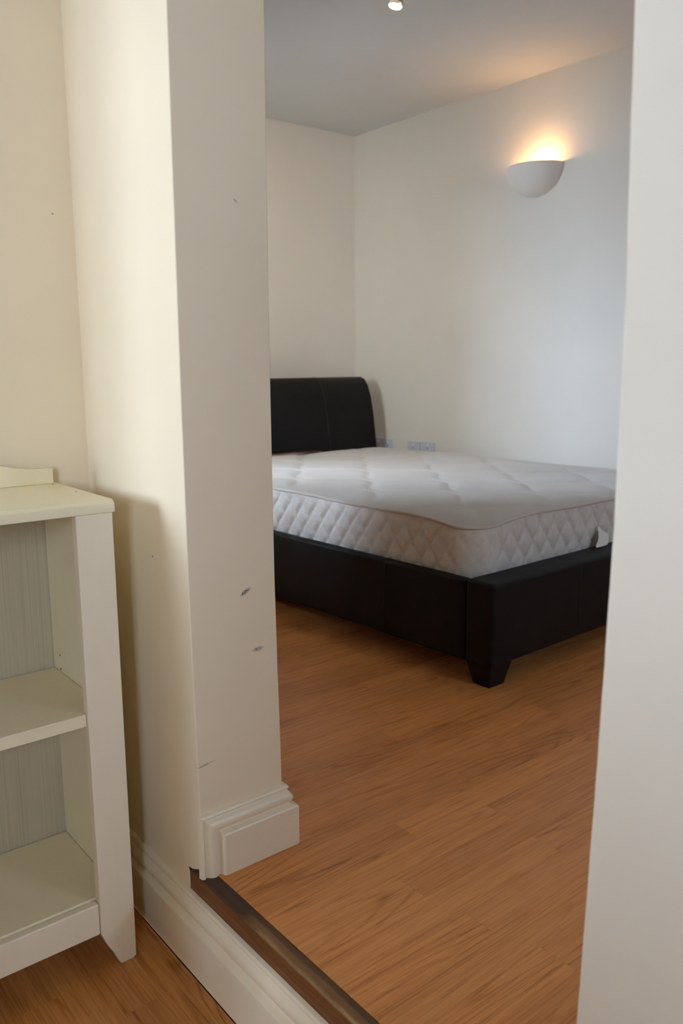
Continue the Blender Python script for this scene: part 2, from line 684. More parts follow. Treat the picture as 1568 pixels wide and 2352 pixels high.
def plank_floor(parent, x0, x1, y0, y1, z, w, ln, along, mat, inview, skip=None):
    """strips of laminate; those in view as single planks, the rest joined"""
    rest = bmesh.new()
    gap = 0.00012
    rows = []
    a0, a1, b0, b1 = (x0, x1, y0, y1) if along == 'y' else (y0, y1, x0, x1)
    rng = random.Random(3 if along == 'y' else 11)
    i = 0
    a = a1 if along == 'x' else a0
    step = -w if along == 'x' else w
    prev = 0
    while (a > a0 + 1e-4) if along == 'x' else (a < a1 - 1e-4):
        lo, hi = sorted((a, max(min(a + step, a1), a0)))
        start = b0 - ln * ((prev + rng.uniform(0.28, 0.72)) % 1.0)
        prev = ((b0 - start) / ln) % 1.0
        s = start
        while s < b1:
            e0, e1 = max(s, b0), min(s + ln, b1)
            s += ln
            if e1 - e0 < 0.004:
                continue
            if along == 'y':
                cx, cy = (lo + hi) / 2, (e0 + e1) / 2
            else:
                cx, cy = (e0 + e1) / 2, (lo + hi) / 2
            if skip and skip(cx, cy):
                continue
            if inview(cx, cy):
                me = plank_mesh(hi - lo - gap, e1 - e0 - gap, mat)
                o = bpy.data.objects.new('plank', me)
                o.location = (cx, cy, z)
                if along == 'x':
                    o.rotation_euler = (0, 0, PI / 2)
                o.parent = parent
                C.objects.link(o)
            else:
                if along == 'y':
                    box(rest, lo + gap / 2, hi - gap / 2, e0 + gap / 2, e1 - gap / 2, z - 0.010, z)
                else:
                    box(rest, e0 + gap / 2, e1 - gap / 2, lo + gap / 2, hi - gap / 2, z - 0.010, z)
        a += step
        i += 1
    if along == 'x':
        bmesh.ops.rotate(rest, matrix=Matrix.Rotation(-PI / 2, 3, 'Z'), verts=rest.verts)
    o = new_obj('planks', rest, mat, parent)
    if along == 'x':
        o.rotation_euler = (0, 0, PI / 2)
    o['kind'] = 'stuff'
    return o


def view_bed(x, y):
    if not (-2.75 < x < -0.30 and y < 2.35):
        return False
    if x < -1.75 and y > 1.95:
        return False
    # behind the dividing wall to the left of the sight line
    return y - 0.754 > (x + 1.113) * (0.754 / -1.113) - 0.30 or x > -1.2


plank_floor(floor_bed, XW1 + 0.01, XR, YF + 0.0235, YW2 - 0.01, ZF, 0.062, 0.60, 'y', M_oak, view_bed,
            skip=lambda x, y: y < YB - 0.02 and (x < -1.14 or x > -0.28))
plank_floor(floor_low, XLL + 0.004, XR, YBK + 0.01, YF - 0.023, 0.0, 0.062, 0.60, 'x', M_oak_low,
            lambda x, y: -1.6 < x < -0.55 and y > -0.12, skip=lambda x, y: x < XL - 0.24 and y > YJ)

# ------------------------------------------------------------------ walls
def wall_hole(name, axis, p0, p1, u0, u1, z0, z1, hole, mat):
    """wall slab between p0 and p1 on its axis, with one rectangular hole (u, z)"""
    bm = bmesh.new()
    a0, a1, c0, c1 = hole
    for (ua, ub, za, zb) in ((u0, a0, z0, z1), (a1, u1, z0, z1), (a0, a1, z0, c0), (a0, a1, c1, z1)):
        if axis == 'x':
            box(bm, p0, p1, ua, ub, za, zb)
        else:
            box(bm, ua, ub, p0, p1, za, zb)
    return struct(new_obj(name, bm, mat))


struct(box_obj('wall_left', (XL - 0.16, XL, YJ, YB - 0.01, -0.1, HC), M_cream), 'cream wall behind the bookcase')
struct(box_obj('wall_left_return', (XLL - 0.1, XL - 0.16, YJ, YJ + 0.12, -0.1, HC), M_cream))
struct(box_obj('wall_left_far', (XLL - 0.1, XLL, YBK - 0.1, YJ, -0.1, HC), M_cream))
struct(box_obj('wall_half_blocker', (-1.24, XR, -1.15, -1.05, -0.02, 0.90), M_cream), 'added half-height wall behind the camera, shading the lower walls')  # added unseen blocker, darkens the low parts of the dividing wall
wall_hole('wall_back', 'y', YBK - 0.15, YBK, XLL - 0.1, XR + 0.1, -0.1, HC, (W1_X0, W1_X1, W1_Z0, W1_Z1), M_cream)
wall_hole('wall_right', 'x', XR, XR + 0.15, YBK - 0.1, YF + 0.05, -0.1, HC, (W3_Y0, W3_Y1, W3_Z0, W3_Z1), M_cream)
struct(box_obj('ceiling', (XLL - 0.1, XR + 0.1, YBK - 0.1, YF + 0.02, HC, HC + 0.1), M_ceil))

# dividing wall, left of the opening: hand-plastered edge, a notch where the threshold is let in
edge_l = [(-1.104, 0.185), (-1.104, 0.29), (-1.1045, 0.35), (-1.109, 0.49), (-1.1125, 0.65), (-1.113, 0.77), (-1.1135, 0.95),
          (-1.113, 1.10), (-1.112, 1.30), (-1.110, 1.49), (-1.108, 1.75), (-1.108, HEAD), (-1.108, HC)]
bm = bmesh.new()
pts = [(XL - 0.05, 0.0), (-1.149, 0.0), (-1.149, 0.164)] + edge_l + [(XL - 0.05, HC)]
prism(bm, pts, YF, YB)
wl = struct(new_obj('wall_front_left', bm, M_cream), 'cream wall left of the opening with its deep reveal')
add_bevel(wl, 0.0025, 2, 40)
# the part that closes the bedroom further left, with its window
wall_hole('wall_bedroom_front', 'y', YF, YB, XW1 - 0.1, XL - 0.04, 0.0, HC, (W2_X0, W2_X1, W2_Z0, W2_Z1), M_white)

edge_r = [(-0.3925, 0.0), (-0.3925, 0.30), (-0.3908, 0.392), (-0.3851, 0.595), (-0.383, 0.679), (-0.3808, 0.792), (-0.3795, 0.871),
          (-0.3795, 1.045), (-0.3835, 1.184), (-0.3851, 1.266), (-0.386, 1.5), (-0.386, HC)]
bm = bmesh.new()
# finer, slightly ragged arris
er = []
for (xa, za), (xb, zb) in zip(edge_r, edge_r[1:]):
    k = max(1, int((zb - za) / 0.02))
    for j in range(k):
        t = j / k
        z = za + (zb - za) * t
        er.append((xa + (xb - xa) * t + 0.00035 * mnoise.noise(Vector((0, 3.3, z * 38))), z))
er.append(edge_r[-1])
pts = er + [(XR + 0.05, HC), (XR + 0.05, 0.0)]
prism(bm, pts, YF, YB)
wr = struct(new_obj('wall_front_right', bm, M_cream_daylit), 'cream wall right of the opening, colour whitened for daylight, close to the camera')
add_bevel(wr, 0.004, 3, 40)
struct(box_obj('wall_front_header', (-1.20, -0.30, YF + 0.001, YB - 0.001, HEAD, HC), M_cream))

struct(box_obj('wall_bedroom_left', (XW1 - 0.1, XW1, YB - 0.05, YW2 + 0.1, 0.0, HC), M_white), 'off-white bedroom wall behind the headboard')
struct(box_obj('wall_bedroom_back', (XW1, XR + 0.1, YW2, YW2 + 0.1, 0.0, HC), M_white), 'off-white bedroom wall with the uplighter and sockets')
wall_hole('wall_bedroom_right', 'x', XR, XR + 0.15, YF + 0.05, YW2, 0.0, HC, (W4_Y0, W4_Y1, W4_Z0, W4_Z1), M_white)
struct(box_obj('ceiling', (XW1 - 0.1, XR + 0.1, YB - 0.02, YW2 + 0.1, HB, HB + 0.1), M_ceil), 'off-white bedroom ceiling')

# ------------------------------------------------------------------ windows
def window(name, axis, p0, p1, u0, u1, z0, z1, pane_p):
    root = None
    def bx(bm, ua, ub, za, zb, d0, d1):
        if axis == 'x':
            box(bm, d0, d1, ua, ub, za, zb)
        else:
            box(bm, ua, ub, d0, d1, za, zb)
    f = 0.05
    bm = bmesh.new()
    um = (u0 + u1) / 2
    for r in ((u0, u1, z0, z0 + f), (u0, u1, z1 - f, z1), (u0, u0 + f, z0 + f, z1 - f), (u1 - f, u1, z0 + f, z1 - f), (um - 0.03, um + 0.03, z0 + f, z1 - f)):
        bx(bm, *r, p0, p1)
    root = struct(new_obj(name, bm, M_pvc))
    for (a, b) in ((u0 + f, um - 0.03), (um + 0.03, u1 - f)):
        bm = bmesh.new()
        bx(bm, a, b, z0 + f, z1 - f, pane_p - 0.002, pane_p + 0.002)
        new_obj('pane', bm, M_glass, root)
    return root


window('window_1', 'y', YBK - 0.13, YBK - 0.08, W1_X0, W1_X1, W1_Z0, W1_Z1, YBK - 0.105)
window('added_window_3', 'x', XR + 0.08, XR + 0.13, W3_Y0, W3_Y1, W3_Z0, W3_Z1, XR + 0.105)  # added unseen opening, fills the reveal and bookcase front with light
window('added_window_4', 'x', XR + 0.08, XR + 0.13, W4_Y0, W4_Y1, W4_Z0, W4_Z1, XR + 0.105)  # added unseen opening, lifts the reveal, bed foot and bedroom floor
window('window_2', 'y', YF + 0.01, YF + 0.06, W2_X0, W2_X1, W2_Z0, W2_Z1, YF + 0.035)

# ------------------------------------------------------------------ skirting boards
PROF = [(0.021, 0.0), (0.021, 0.0815), (0.0195, 0.0850), (0.0120, 0.0885), (0.0098, 0.0905), (0.0100, 0.0925), (0.0125, 0.0960), (0.0140, 0.1000),
        (0.0142, 0.1045), (0.0128, 0.1095), (0.0102, 0.1145), (0.0075, 0.1185), (0.0063, 0.1210), (0.0063, 0.1222), (0.0085, 0.1235), (0.0088, 0.1255),
        (0.0070, 0.1300), (0.0, 0.1320)]


def d_at(z):
    for (d0, z0), (d1, z1) in zip(PROF, PROF[1:]):
        if z0 <= z <= z1:
            t = (z - z0) / (z1 - z0) if z1 > z0 else 0
            return d0 + (d1 - d0) * t
    return 0.0


# along the dividing wall, under the opening
bm = bmesh.new()
rings = []
for x in [XL + (XR - XL) * i / 40 for i in range(41)]:
    ring = [bm.verts.new((x, YF - d, z)) for d, z in PROF] + [bm.verts.new((x, YF, 0.0))]
    rings.append(ring)
for A, B in zip(rings, rings[1:]):
    for k in range(len(A)):
        bm.faces.new((A[k], A[(k + 1) % len(A)], B[(k + 1) % len(B)], B[k]))
bm.faces.new(rings[0])
bm.faces.new(rings[-1])
o = struct(new_obj('baseboard_front', bm, M_gloss), 'cream moulded skirting under the step')
add_bevel(o, 0.0004, 1, 30)

# on the reveal: returned in on itself at the near end, mitred round the far corner
XRV = -1.104
ZFL = 0.2425          # top of the flat part
KS = 0.79
YN = 0.5875           # near end of the block
OG = [(0.132 - z) * KS for d, z in reversed(PROF) if z >= 0.0814]      # distances from the moulded edge
OGD = [d for d, z in reversed(PROF) if z >= 0.0814]
ZTOP = ZFL + OG[-1]
bm = bmesh.new()
ylist = [(YN + t, t) for t in OG] + [(y, 1.0) for y in (0.645, 0.67, 0.695, 0.72, 0.74)] + [(YB, 1.0)]
zlist = [(ZTOP - t, t) for t in OG] + [(0.225, 1.0), (0.20, 1.0), (ZF, 1.0)]


def og_d(t):
    if t >= OG[-1]:
        return OGD[-1]
    for a in range(len(OG) - 1):
        if OG[a] <= t <= OG[a + 1]:
            k = (t - OG[a]) / (OG[a + 1] - OG[a]) if OG[a + 1] > OG[a] else 0
            return OGD[a] + (OGD[a + 1] - OGD[a]) * k
    return 0.0


chip = random.Random(5)
grid = []
for iy, (y, ty) in enumerate(ylist):
    col = []
    for z, tz in zlist:
        d = og_d(min(ty, tz))
        yy = y
        if iy == len(ylist) - 1:       # outward mitre, arris a little chipped
            yy = YB + d - (0.0022 * chip.random() if d > 0.008 else 0)
        col.append(bm.verts.new((XRV + d, yy, z)))
    grid.append(col)
for a in range(len(grid) - 1):
    A, B = grid[a], grid[a + 1]
    for k in range(len(A) - 1):
        if a == k:      # cells on the mitre: split along it
            bm.faces.new((A[k], B[k], B[k + 1]))
            bm.faces.new((A[k], B[k + 1], A[k + 1]))
        else:
            bm.faces.new((A[k], B[k], B[k + 1], A[k + 1]))
end = grid[-1]
bk = [bm.verts.new((XRV - 0.001, YB, v.co.z)) for v in end]
for k in range(len(end) - 1):
    bm.faces.new((end[k], bk[k], bk[k + 1], end[k + 1]))
n0 = [bm.verts.new((XRV - 0.001, v.co.y, v.co.z)) for v in grid[0]]
for k in range(len(n0) - 1):
    bm.faces.new((grid[0][k], grid[0][k + 1], n0[k + 1], n0[k]))
o = struct(new_obj('baseboard_reveal', bm, M_gloss), 'short moulded skirting block on the reveal')
add_bevel(o, 0.0004, 1, 25)
# same board carried on along the bedroom side
bm = bmesh.new()
A = []
B = []
for d, z in PROF:
    zz = ZTOP - (0.132 - z) * KS if z >= 0.0814 else ZF
    A.append(bm.verts.new((XRV + d - 0.0005, YB + d, zz)))
    B.append(bm.verts.new((XW1, YB + d, zz)))
A.append(bm.verts.new((XRV, YB, ZF)))
B.append(bm.verts.new((XW1, YB, ZF)))
for k in range(len(A)):
    bm.faces.new((A[k], A[(k + 1) % len(A)], B[(k + 1) % len(B)], B[k]))
bm.faces.new(A)
bm.faces.new(B)
struct(new_obj('baseboard_bedroom', bm, M_gloss))

# ------------------------------------------------------------------ threshold timber of the step
bm = bmesh.new()
tp = [(0.5925, 0.122), (0.5918, 0.163), (0.5905, 0.1675), (0.5905, 0.1695), (0.5925, 0.1715), (0.5965, 0.1725), (0.603, 0.1718), (0.610, 0.1712), (0.6150, 0.1716), (0.6150, 0.122)]
rings = []
xs = [-1.147 + (0.85) * i / 60 for i in range(61)]
for x in xs:
    w = 0.0011 * mnoise.noise(Vector((x * 24, 1.7, 0.3))) + 0.0007 * mnoise.noise(Vector((x * 90, 4.7, 0.3)))
    rings.append([bm.verts.new((x, y + (w if 0 < i < 6 else 0), z - 0.150 + 0.0 + (0.6 * w if 2 <= i <= 6 else 0))) for i, (y, z) in enumerate(tp)])
for A, B in zip(rings, rings[1:]):
    for k in range(len(A)):
        bm.faces.new((A[k], A[(k + 1) % len(A)], B[(k + 1) % len(B)], B[k]))
bm.faces.new(rings[0])
bm.faces.new(rings[-1])
bmesh.ops.translate(bm, vec=(0.85, -0.605, 0), verts=bm.verts)
o = struct(new_obj('trim_1', bm, M_thr, smooth=False), 'worn dark-stained timber nosing of the step')
o.location = (-0.85, 0.605, 0.150)
add_bevel(o, 0.0008, 1, 50)

# ------------------------------------------------------------------ bookcase
XBF, XBK, YBR, YBL, HBK = -1.208, -1.462, 0.518, -0.29, 0.797
bk = thing('bookcase', 'low cream open bookcase with shelves, standing against the left wall', 'bookcase', ((XBF + XBK) / 2, (YBR + YBL) / 2, 0))
bx0, by0 = bk.location.x, bk.location.y


def bpart(name, d, mat, bev=0.0012, seg=2):
    return box_obj(name, (d[0] - bx0, d[1] - bx0, d[2] - by0, d[3] - by0, d[4], d[5]), mat, bk, bev, seg)


bm = bmesh.new()
tp_ = [(XBK, HBK - 0.0195), (XBF + 0.002, HBK - 0.0195), (XBF + 0.0025, HBK - 0.0188), (XBF + 0.0025, HBK - 0.0058), (XBF + 0.0010, HBK - 0.0046), (XBF - 0.0035, HBK - 0.0010),
       (XBF - 0.0055, HBK), (XBK, HBK)]
prism(bm, [(p[0] - bx0, p[1]) for p in tp_], YBL - 0.002 - by0, YBR + 0.002 - by0, 'xz')
add_bevel(new_obj('top_panel', bm, M_cab, bk), 0.0008, 2, 60)
for s, (ya, yb) in (('r', (YBR - 0.022, YBR - 0.002)), ('l', (YBL + 0.002, YBL + 0.022))):
    bpart('side_panel', (XBK + 0.004, XBF - 0.0185, ya, yb, 0.0, HBK - 0.020), M_cab)


def stile(mirror):
    yo, yi = (YBR - 0.001, YBR - 0.060)
    pts = [(yo, HBK - 0.0196), (yi, HBK - 0.0196), (yi, 0.069), (yi + 0.0035, 0.060), (yi + 0.0095, 0.044), (yi + 0.0175, 0.030), (yi + 0.0225, 0.019),
           (yi + 0.0265, 0.008), (yi + 0.031, 0.0), (yo - 0.005, 0.0), (yo, 0.005)]
    bm = bmesh.new()
    if mirror:
        pts = [(YBR + YBL - p[0], p[1]) for p in pts]
    prism(bm, [(p[0] - by0, p[1]) for p in pts], XBF - 0.018 - bx0, XBF - bx0, 'yz')
    o = new_obj('front_stile', bm, M_cabfront, bk)
    add_bevel(o, 0.0022, 3, 30)


stile(False)
stile(True)
bpart('plinth', (XBF - 0.0185, XBF - 0.003, YBL + 0.060, YBR - 0.0605, 0.069, 0.1255), M_cabfront, 0.003, 3)
bpart('bottom_panel', (XBK + 0.006, XBF - 0.019, YBL + 0.0225, YBR - 0.0225, 0.110, 0.1285), M_cab)
bm = bmesh.new()
sp_ = [(XBK + 0.008, YBL + 0.0228), (XBF - 0.019, YBL + 0.0228), (XBF - 0.019, YBL + 0.0605), (XBF - 0.006, YBL + 0.0605), (XBF - 0.006, YBR - 0.0605), (XBF - 0.019, YBR - 0.0605),
       (XBF - 0.019, YBR - 0.0228), (XBK + 0.008, YBR - 0.0228)]
prism(bm, [(p[0] - bx0, p[1] - by0) for p in sp_], 0.4365, 0.457, 'xy')
add_bevel(new_obj('shelf', bm, M_cab, bk), 0.0010, 2, 60)
bm = bmesh.new()
box(bm, XBK - bx0, XBK + 0.0035 - bx0, YBL + 0.004 - by0, YBR - 0.004 - by0, 0.090, HBK - 0.021)
new_obj('back_panel', bm, M_cabback, bk)
# wavy gallery board on the back of the top
pts = [(YBR - 0.005, HBK), (YBR - 0.005, 0.8245)]
prof = [(0.012, 0.8243), (0.03, 0.8243), (0.05, 0.8255), (0.068, 0.8285), (0.083, 0.832), (0.10, 0.8365), (0.13, 0.845), (0.17, 0.856), (0.22, 0.866), (0.28, 0.873), (0.36, 0.877), (0.404, 0.878)]
wp = [(YBR - 0.005 - a + 0.005, z) for a, z in prof]
wp2 = [(YBL + YBR - y, z) for y, z in reversed(wp[:-1])]
allp = [(YBR - 0.005, HBK), (YBR - 0.005, 0.8245)] + wp + wp2 + [(YBL + 0.005, 0.8245), (YBL + 0.005, HBK)]
bm = bmesh.new()
prism(bm, [(p[0] - by0, p[1]) for p in allp], XBK + 0.001 - bx0, XBK + 0.016 - bx0, 'yz')
o = new_obj('gallery_board', bm, M_cab, bk)
add_bevel(o, 0.0012, 2, 35)


def hole(x, y, z, axis, r=0.0017):
    bm = bmesh.new()
    lathe(bm, [(0, 0.0), (r * 0.7, 0.0), (r, 0.0003), (r, -0.001), (0, -0.001)], 12)
    o = new_obj('screw_hole', bm, M_hole, bk)
    o.location = (x - bx0, y - by0, z)
    if axis == 'y':
        o.rotation_euler = (PI / 2, 0, 0)


hole(-1.425, YBR - 0.0222, 0.488, 'y')
hole(-1.425, YBR - 0.0222, 0.462, 'y')
hole(-1.432, YBR - 0.012, HBK, 'z', 0.0012)
hole(-1.325, YBR - 0.012, HBK, 'z', 0.0012)

# ------------------------------------------------------------------ bed (local frame: x towards the foot, y across, origin at the near foot corner)
BR = 0.034
BW = 1.32
BLEN = 1.80
bed = thing('bed', 'black leather bed frame with a sleigh headboard and tapered foot', 'bed', (-1.317, 1.549, ZF), BR)


def pad_box(name, x0, x1, y0, y1, z0, z1, parent, mat=M_leather, bev=0.014, cuts=(), axis='y'):
    """upholstered board: soft edges, seams pulled in at the cuts"""
    bm = bmesh.new()
    box(bm, x0, x1, y0, y1, z0, z1)
    o = new_obj(name, bm, mat, parent)
    add_bevel(o, bev, 4)
    return o


FT = 0.092
SEAM = 0.46
ZT = 0.284
# footboard in upholstered sections with a seam between them
pad_box('footboard_panel', -FT, 0.0, 0.0, BW, 0.062, ZT, bed, bev=0.013)


def seam(pts):
    bm = bmesh.new()
    tube(bm, pts, 0.0016, 6)
    new_obj('seam', bm, M_stitch, bed, True)


for ya in (0.385, 0.85):
    seam([(-FT + 0.010, ya, ZT - 0.0004), (-0.0135, ya, ZT - 0.0004), (-0.0042, ya, ZT - 0.0044), (-0.0004, ya, ZT - 0.0135), (-0.0004, ya, 0.075)])
# welt along the corner of the near end of the footboard
bm = bmesh.new()
tube(bm, [(-FT + 0.004, 0.0045, ZT - 0.006), (-0.012, 0.0045, ZT - 0.006), (-0.006, 0.005, ZT - 0.010)], 0.0022, 6)
new_obj('welt', bm, M_leather, bed, True)
for (ya, yb) in ((0.001, 0.032), (BW - 0.032, BW - 0.001)):
    pad_box('side_rail_panel', -BLEN + 0.02, -FT - 0.003, ya, yb, 0.058, ZT - 0.003, bed, bev=0.011)
for xa in (-0.395, -1.05):
    seam([(xa, 0.020, ZT - 0.0034), (xa, 0.0125, ZT - 0.0034), (xa, 0.0048, ZT - 0.0064), (xa, 0.0006, ZT - 0.0145), (xa, 0.0006, 0.075)])
# slatted base that carries the mattress
for xa in [-0.20 - 0.145 * i for i in range(11)]:
    box_obj('slat', (xa - 0.035, xa + 0.035, 0.034, BW - 0.034, 0.190, 0.203), M_tan, bed, 0.002, 1)
for y in (0.0325, BW - 0.0525):
    box_obj('slat_bearer', (-BLEN + 0.03, -FT - 0.003, y, y + 0.02, 0.150, 0.190), M_lacquer, bed, 0.001, 1)


def leg(x0, x1, y0, y1, ztop):
    bm = bmesh.new()
    r = box(bm, x0, x1, y0, y1, 0.0, ztop)
    cx, cy = (x0 + x1) / 2, (y0 + y1) / 2
    for v in r:
        if v.co.z < 0.001:
            v.co.x = cx + (v.co.x - cx) * 0.66
            v.co.y = cy + (v.co.y - cy) * 0.66
    o = new_obj('leg', bm, M_lacquer, bed)
    add_bevel(o, 0.002, 2)


for (x0, x1) in ((-0.090, -0.006), (-BLEN - 0.06, -BLEN + 0.024)):
    for (y0, y1) in ((0.004, 0.094), (BW - 0.094, BW - 0.004)):
        leg(x0, x1, y0, y1, 0.066)

# headboard: front skin curves back over the top, tan cloth on the back
HW = BW - 0.01
prof = [(-1.799, 0.06), (-1.800, 0.25), (-1.803, 0.41), (-1.812, 0.471), (-1.828, 0.581), (-1.848, 0.672), (-1.871, 0.728), (-1.896, 0.757), (-1.925, 0.7685), (-1.955, 0.7655),
        (-1.975, 0.752)]
back = [(x - 0.052 * (1 if z < 0.6 else max(0.35, 1 - (z - 0.6) * 3.4)), z - 0.035 * max(0, (z - 0.6) / 0.17)) for x, z in prof]


def headboard_part(name, fr, bk_, y0, y1, mat, r=0.0):
    bm = bmesh.new()
    n = 24
    pts = fr + list(reversed(bk_))
    rings = []
    for i in range(n + 1):
        t = i / n
        y = y0 + (y1 - y0) * t
        rings.append([bm.verts.new((x, y, z)) for x, z in pts])
    for A, B in zip(rings, rings[1:]):
        for k in range(len(A)):
            bm.faces.new((A[k], A[(k + 1) % len(A)], B[(k + 1) % len(B)], B[k]))
    bm.faces.new(rings[0])
    bm.faces.new(rings[-1])
    o = new_obj(name, bm, mat, bed)
    b = o.modifiers.new('bevel', 'BEVEL')
    b.width = 0.012
    b.segments = 3
    b.limit_method = 'ANGLE'
    b.angle_limit = math.radians(50)
    for p in o.data.polygons:
        p.use_smooth = True
    o.modifiers.new('normals', 'WEIGHTED_NORMAL')
    return o


headboard_part('headboard', prof, [(x - 0.030, z - (0.02 if z > 0.7 else 0)) for x, z in prof], 0.005, HW - 0.012, M_leather)
headboard_part('headboard_back', [(x - 0.0305, z - (0.021 if z > 0.7 else 0)) for x, z in prof],
               [(x - 0.055, z - (0.035 if z > 0.7 else 0)) for x, z in prof], 0.005, HW - 0.004, M_tan)

for yh in (0.33, 0.99):
    seam([(x + 0.0003, yh, z + 0.0003 * (z > 0.74)) for x, z in prof[1:-1]])

# ------------------------------------------------------------------ mattress (same local frame as the bed, bottom on the slats)
MX0, MX1, MY0, MY1 = -1.785, -0.098, 0.038, 1.282
MZ0, MZ1 = 0.2035, 0.418
mat_o = thing('mattress', 'white quilted mattress with piped edge and diamond stitched sides on the bed', 'mattress', (-1.317, 1.549, ZF), BR)
RC = 0.085


def perimeter(step):
    """rounded rectangle, counter-clockwise from the near foot corner; yields (point, normal, arc length)"""
    out = []
    s = 0.0
    segs = [((MX1, MY0 + RC), (MX1, MY1 - RC)), None, ((MX1 - RC, MY1), (MX0 + RC, MY1)), None, ((MX0, MY1 - RC), (MX0, MY0 + RC)), None, ((MX0 + RC, MY0), (MX1 - RC, MY0)), None]
    cen = {1: (MX1 - RC, MY1 - RC, 0), 3: (MX0 + RC, MY1 - RC, PI / 2), 5: (MX0 + RC, MY0 + RC, PI), 7: (MX1 - RC, MY0 + RC, 1.5 * PI)}
    for i, sg in enumerate(segs):
        if sg:
            a, b = Vector(sg[0]), Vector(sg[1])
            ln = (b - a).length
            k = int(ln / step)
            d = (b - a).normalized()
            nrm = Vector((d.y, -d.x))
            for j in range(k):
                out.append((a + d * (ln * j / k), nrm, s + ln * j / k))
            s += ln
        else:
            cx, cy, a0 = cen[i]
            ln = RC * PI / 2
            k = int(ln / step)
            for j in range(k):
                a = a0 + (PI / 2) * j / k
                nv = Vector((math.cos(a), math.sin(a)))
                out.append((Vector((cx, cy)) + nv * RC, nv, s + ln * j / k))
            s += ln
    return out, s


def edge_z(p, s):
    """height of the piped edge: gently wavy, sagging at the corners"""
    x, y = p
    dc = min(abs(x - MX1) + abs(y - MY0), abs(x - MX1) + abs(y - MY1), abs(x - MX0) + abs(y - MY0), abs(x - MX0) + abs(y - MY1))
    sag = 0.019 * math.exp(-(dc / 0.14) ** 2)
    if abs(x - MX0) < 0.09:
        sag += 0.004
    return MZ1 + 0.0015 - sag + 0.0028 * math.sin(s * 9.2 + 0.6) + 0.0016 * mnoise.noise(Vector((s * 11, 0.2, 0.9)))


per, PLEN = perimeter(0.0055)
NV = 36
bm = bmesh.new()
PU, PV = 0.066, 0.092
cols = []
for (p, nrm, s) in per:
    col = []
    ztop = edge_z(p, s) - 0.004
    for j in range(NV + 1):
        t = j / NV
        z = MZ0 + (ztop - MZ0) * t
        bulge = 0.010 * math.sin(PI * min(1, max(0, t)) ** 0.9) ** 0.6
        a = (s / PU + (z - MZ0) / PV)
        b = (s / PU - (z - MZ0) / PV)
        da = abs(a - round(a)) * PU * 0.85
        db = abs(b - round(b)) * PU * 0.85
        dmin = min(da, db)
        q = 1 - math.exp(-(dmin / 0.0058) ** 1.1)
        fade = min(1.0, (1 - t) / 0.14)
        dc = min(math.hypot(p[0] - MX1, p[1] - MY0), 1)
        fade *= 0.25 + 0.75 * min(1, max(0, (dc - 0.05) / 0.06))
        d = bulge + 0.0105 * (q - 1) * fade + 0.0018 * mnoise.noise(Vector((s * 16, z * 20, 0.4)))
        col.append(bm.verts.new((p[0] + nrm.x * d, p[1] + nrm.y * d, z)))
    cols.append(col)
n = len(cols)
for i in range(n):
    A, B = cols[i], cols[(i + 1) % n]
    for j in range(NV):
        bm.faces.new((A[j], B[j], B[j + 1], A[j + 1]))
bm.faces.new([c[0] for c in reversed(cols)])
o = new_obj('mattress_side', bm, M_tickside, mat_o, True)

# quilted top: rows of ogee stitching
def stitch_h(x, y):
    P, Q, A = 0.170, 0.40, 0.070
    best = 9
    for i in range(-1, 9):
        c = MY0 + 0.10 + i * P
        for k in (0,):
            yy = c + (A if i % 2 else -A) * math.cos(2 * PI * (x - MX1 - 0.02) / Q)
            slope = (2 * PI * A / Q) * math.sin(2 * PI * (x - MX1 - 0.02) / Q)
            best = min(best, abs(y - yy) / math.sqrt(1 + slope * slope))
    return best


bm = bmesh.new()
NX, NY = 250, 190
rows = []
def clamp_round(x, y):
    """pull grid points that fall outside the rounded corners onto the outline"""
    cx = min(max(x, MX0 + RC), MX1 - RC)
    cy = min(max(y, MY0 + RC), MY1 - RC)
    dx, dy = x - cx, y - cy
    if dx and dy:
        # map the square corner patch onto the quarter disc
        m_ = max(abs(dx), abs(dy))
        l = math.hypot(dx, dy)
        f = m_ / l
        return cx + dx * f, cy + dy * f, RC - m_
    return x, y, min(MX1 - x, x - MX0, MY1 - y, y - MY0)


import bisect
pl = [(p[0], p[1], s) for p, nrm, s in per]


def near_s(x, y):
    # arc length of the closest outline point, cheap by region
    if x >= MX1 - RC and MY0 + RC <= y <= MY1 - RC:
        return y - (MY0 + RC)
    return None


for i in range(NX + 1):
    row = []
    x = MX0 + (MX1 - MX0) * i / NX
    for j in range(NY + 1):
        y = MY0 + (MY1 - MY0) * j / NY
        xx, yy, dist = clamp_round(x, y)
        dist = max(dist, 0)
        e = min(1, dist / 0.09)
        crown = 0.0115 * (1 - (1 - e) ** 2.2)
        d = stitch_h(xx, yy)
        tuft = -0.0062 * math.exp(-(d / 0.020) ** 1.5) * min(1, dist / 0.10)
        wob = 0.0020 * mnoise.noise(Vector((xx * 5, yy * 5, 0.7)))
        row.append([xx, yy, dist, crown + tuft + wob * e])
    rows.append(row)
# edge heights by nearest outline sample (only for the rim)
def rim_z(x, y):
    best = min(pl[::3], key=lambda q: (q[0] - x) ** 2 + (q[1] - y) ** 2)
    return edge_z((x, y), best[2])
vg = []
for i, row in enumerate(rows):
    vr = []
    for j, (x, y, dist, h) in enumerate(row):
        if dist < 0.14:
            ez = rim_z(x, y)
            w = (1 - dist / 0.14) ** 1.5
            zb = MZ1 * (1 - w) + ez * w
        else:
            zb = MZ1
        vr.append(bm.verts.new((x, y, zb + h)))
    vg.append(vr)
for i in range(NX):
    for j in range(NY):
        bm.faces.new((vg[i][j], vg[i + 1][j], vg[i + 1][j + 1], vg[i][j + 1]))
new_obj('mattress_top', bm, M_ticktop, mat_o, True)

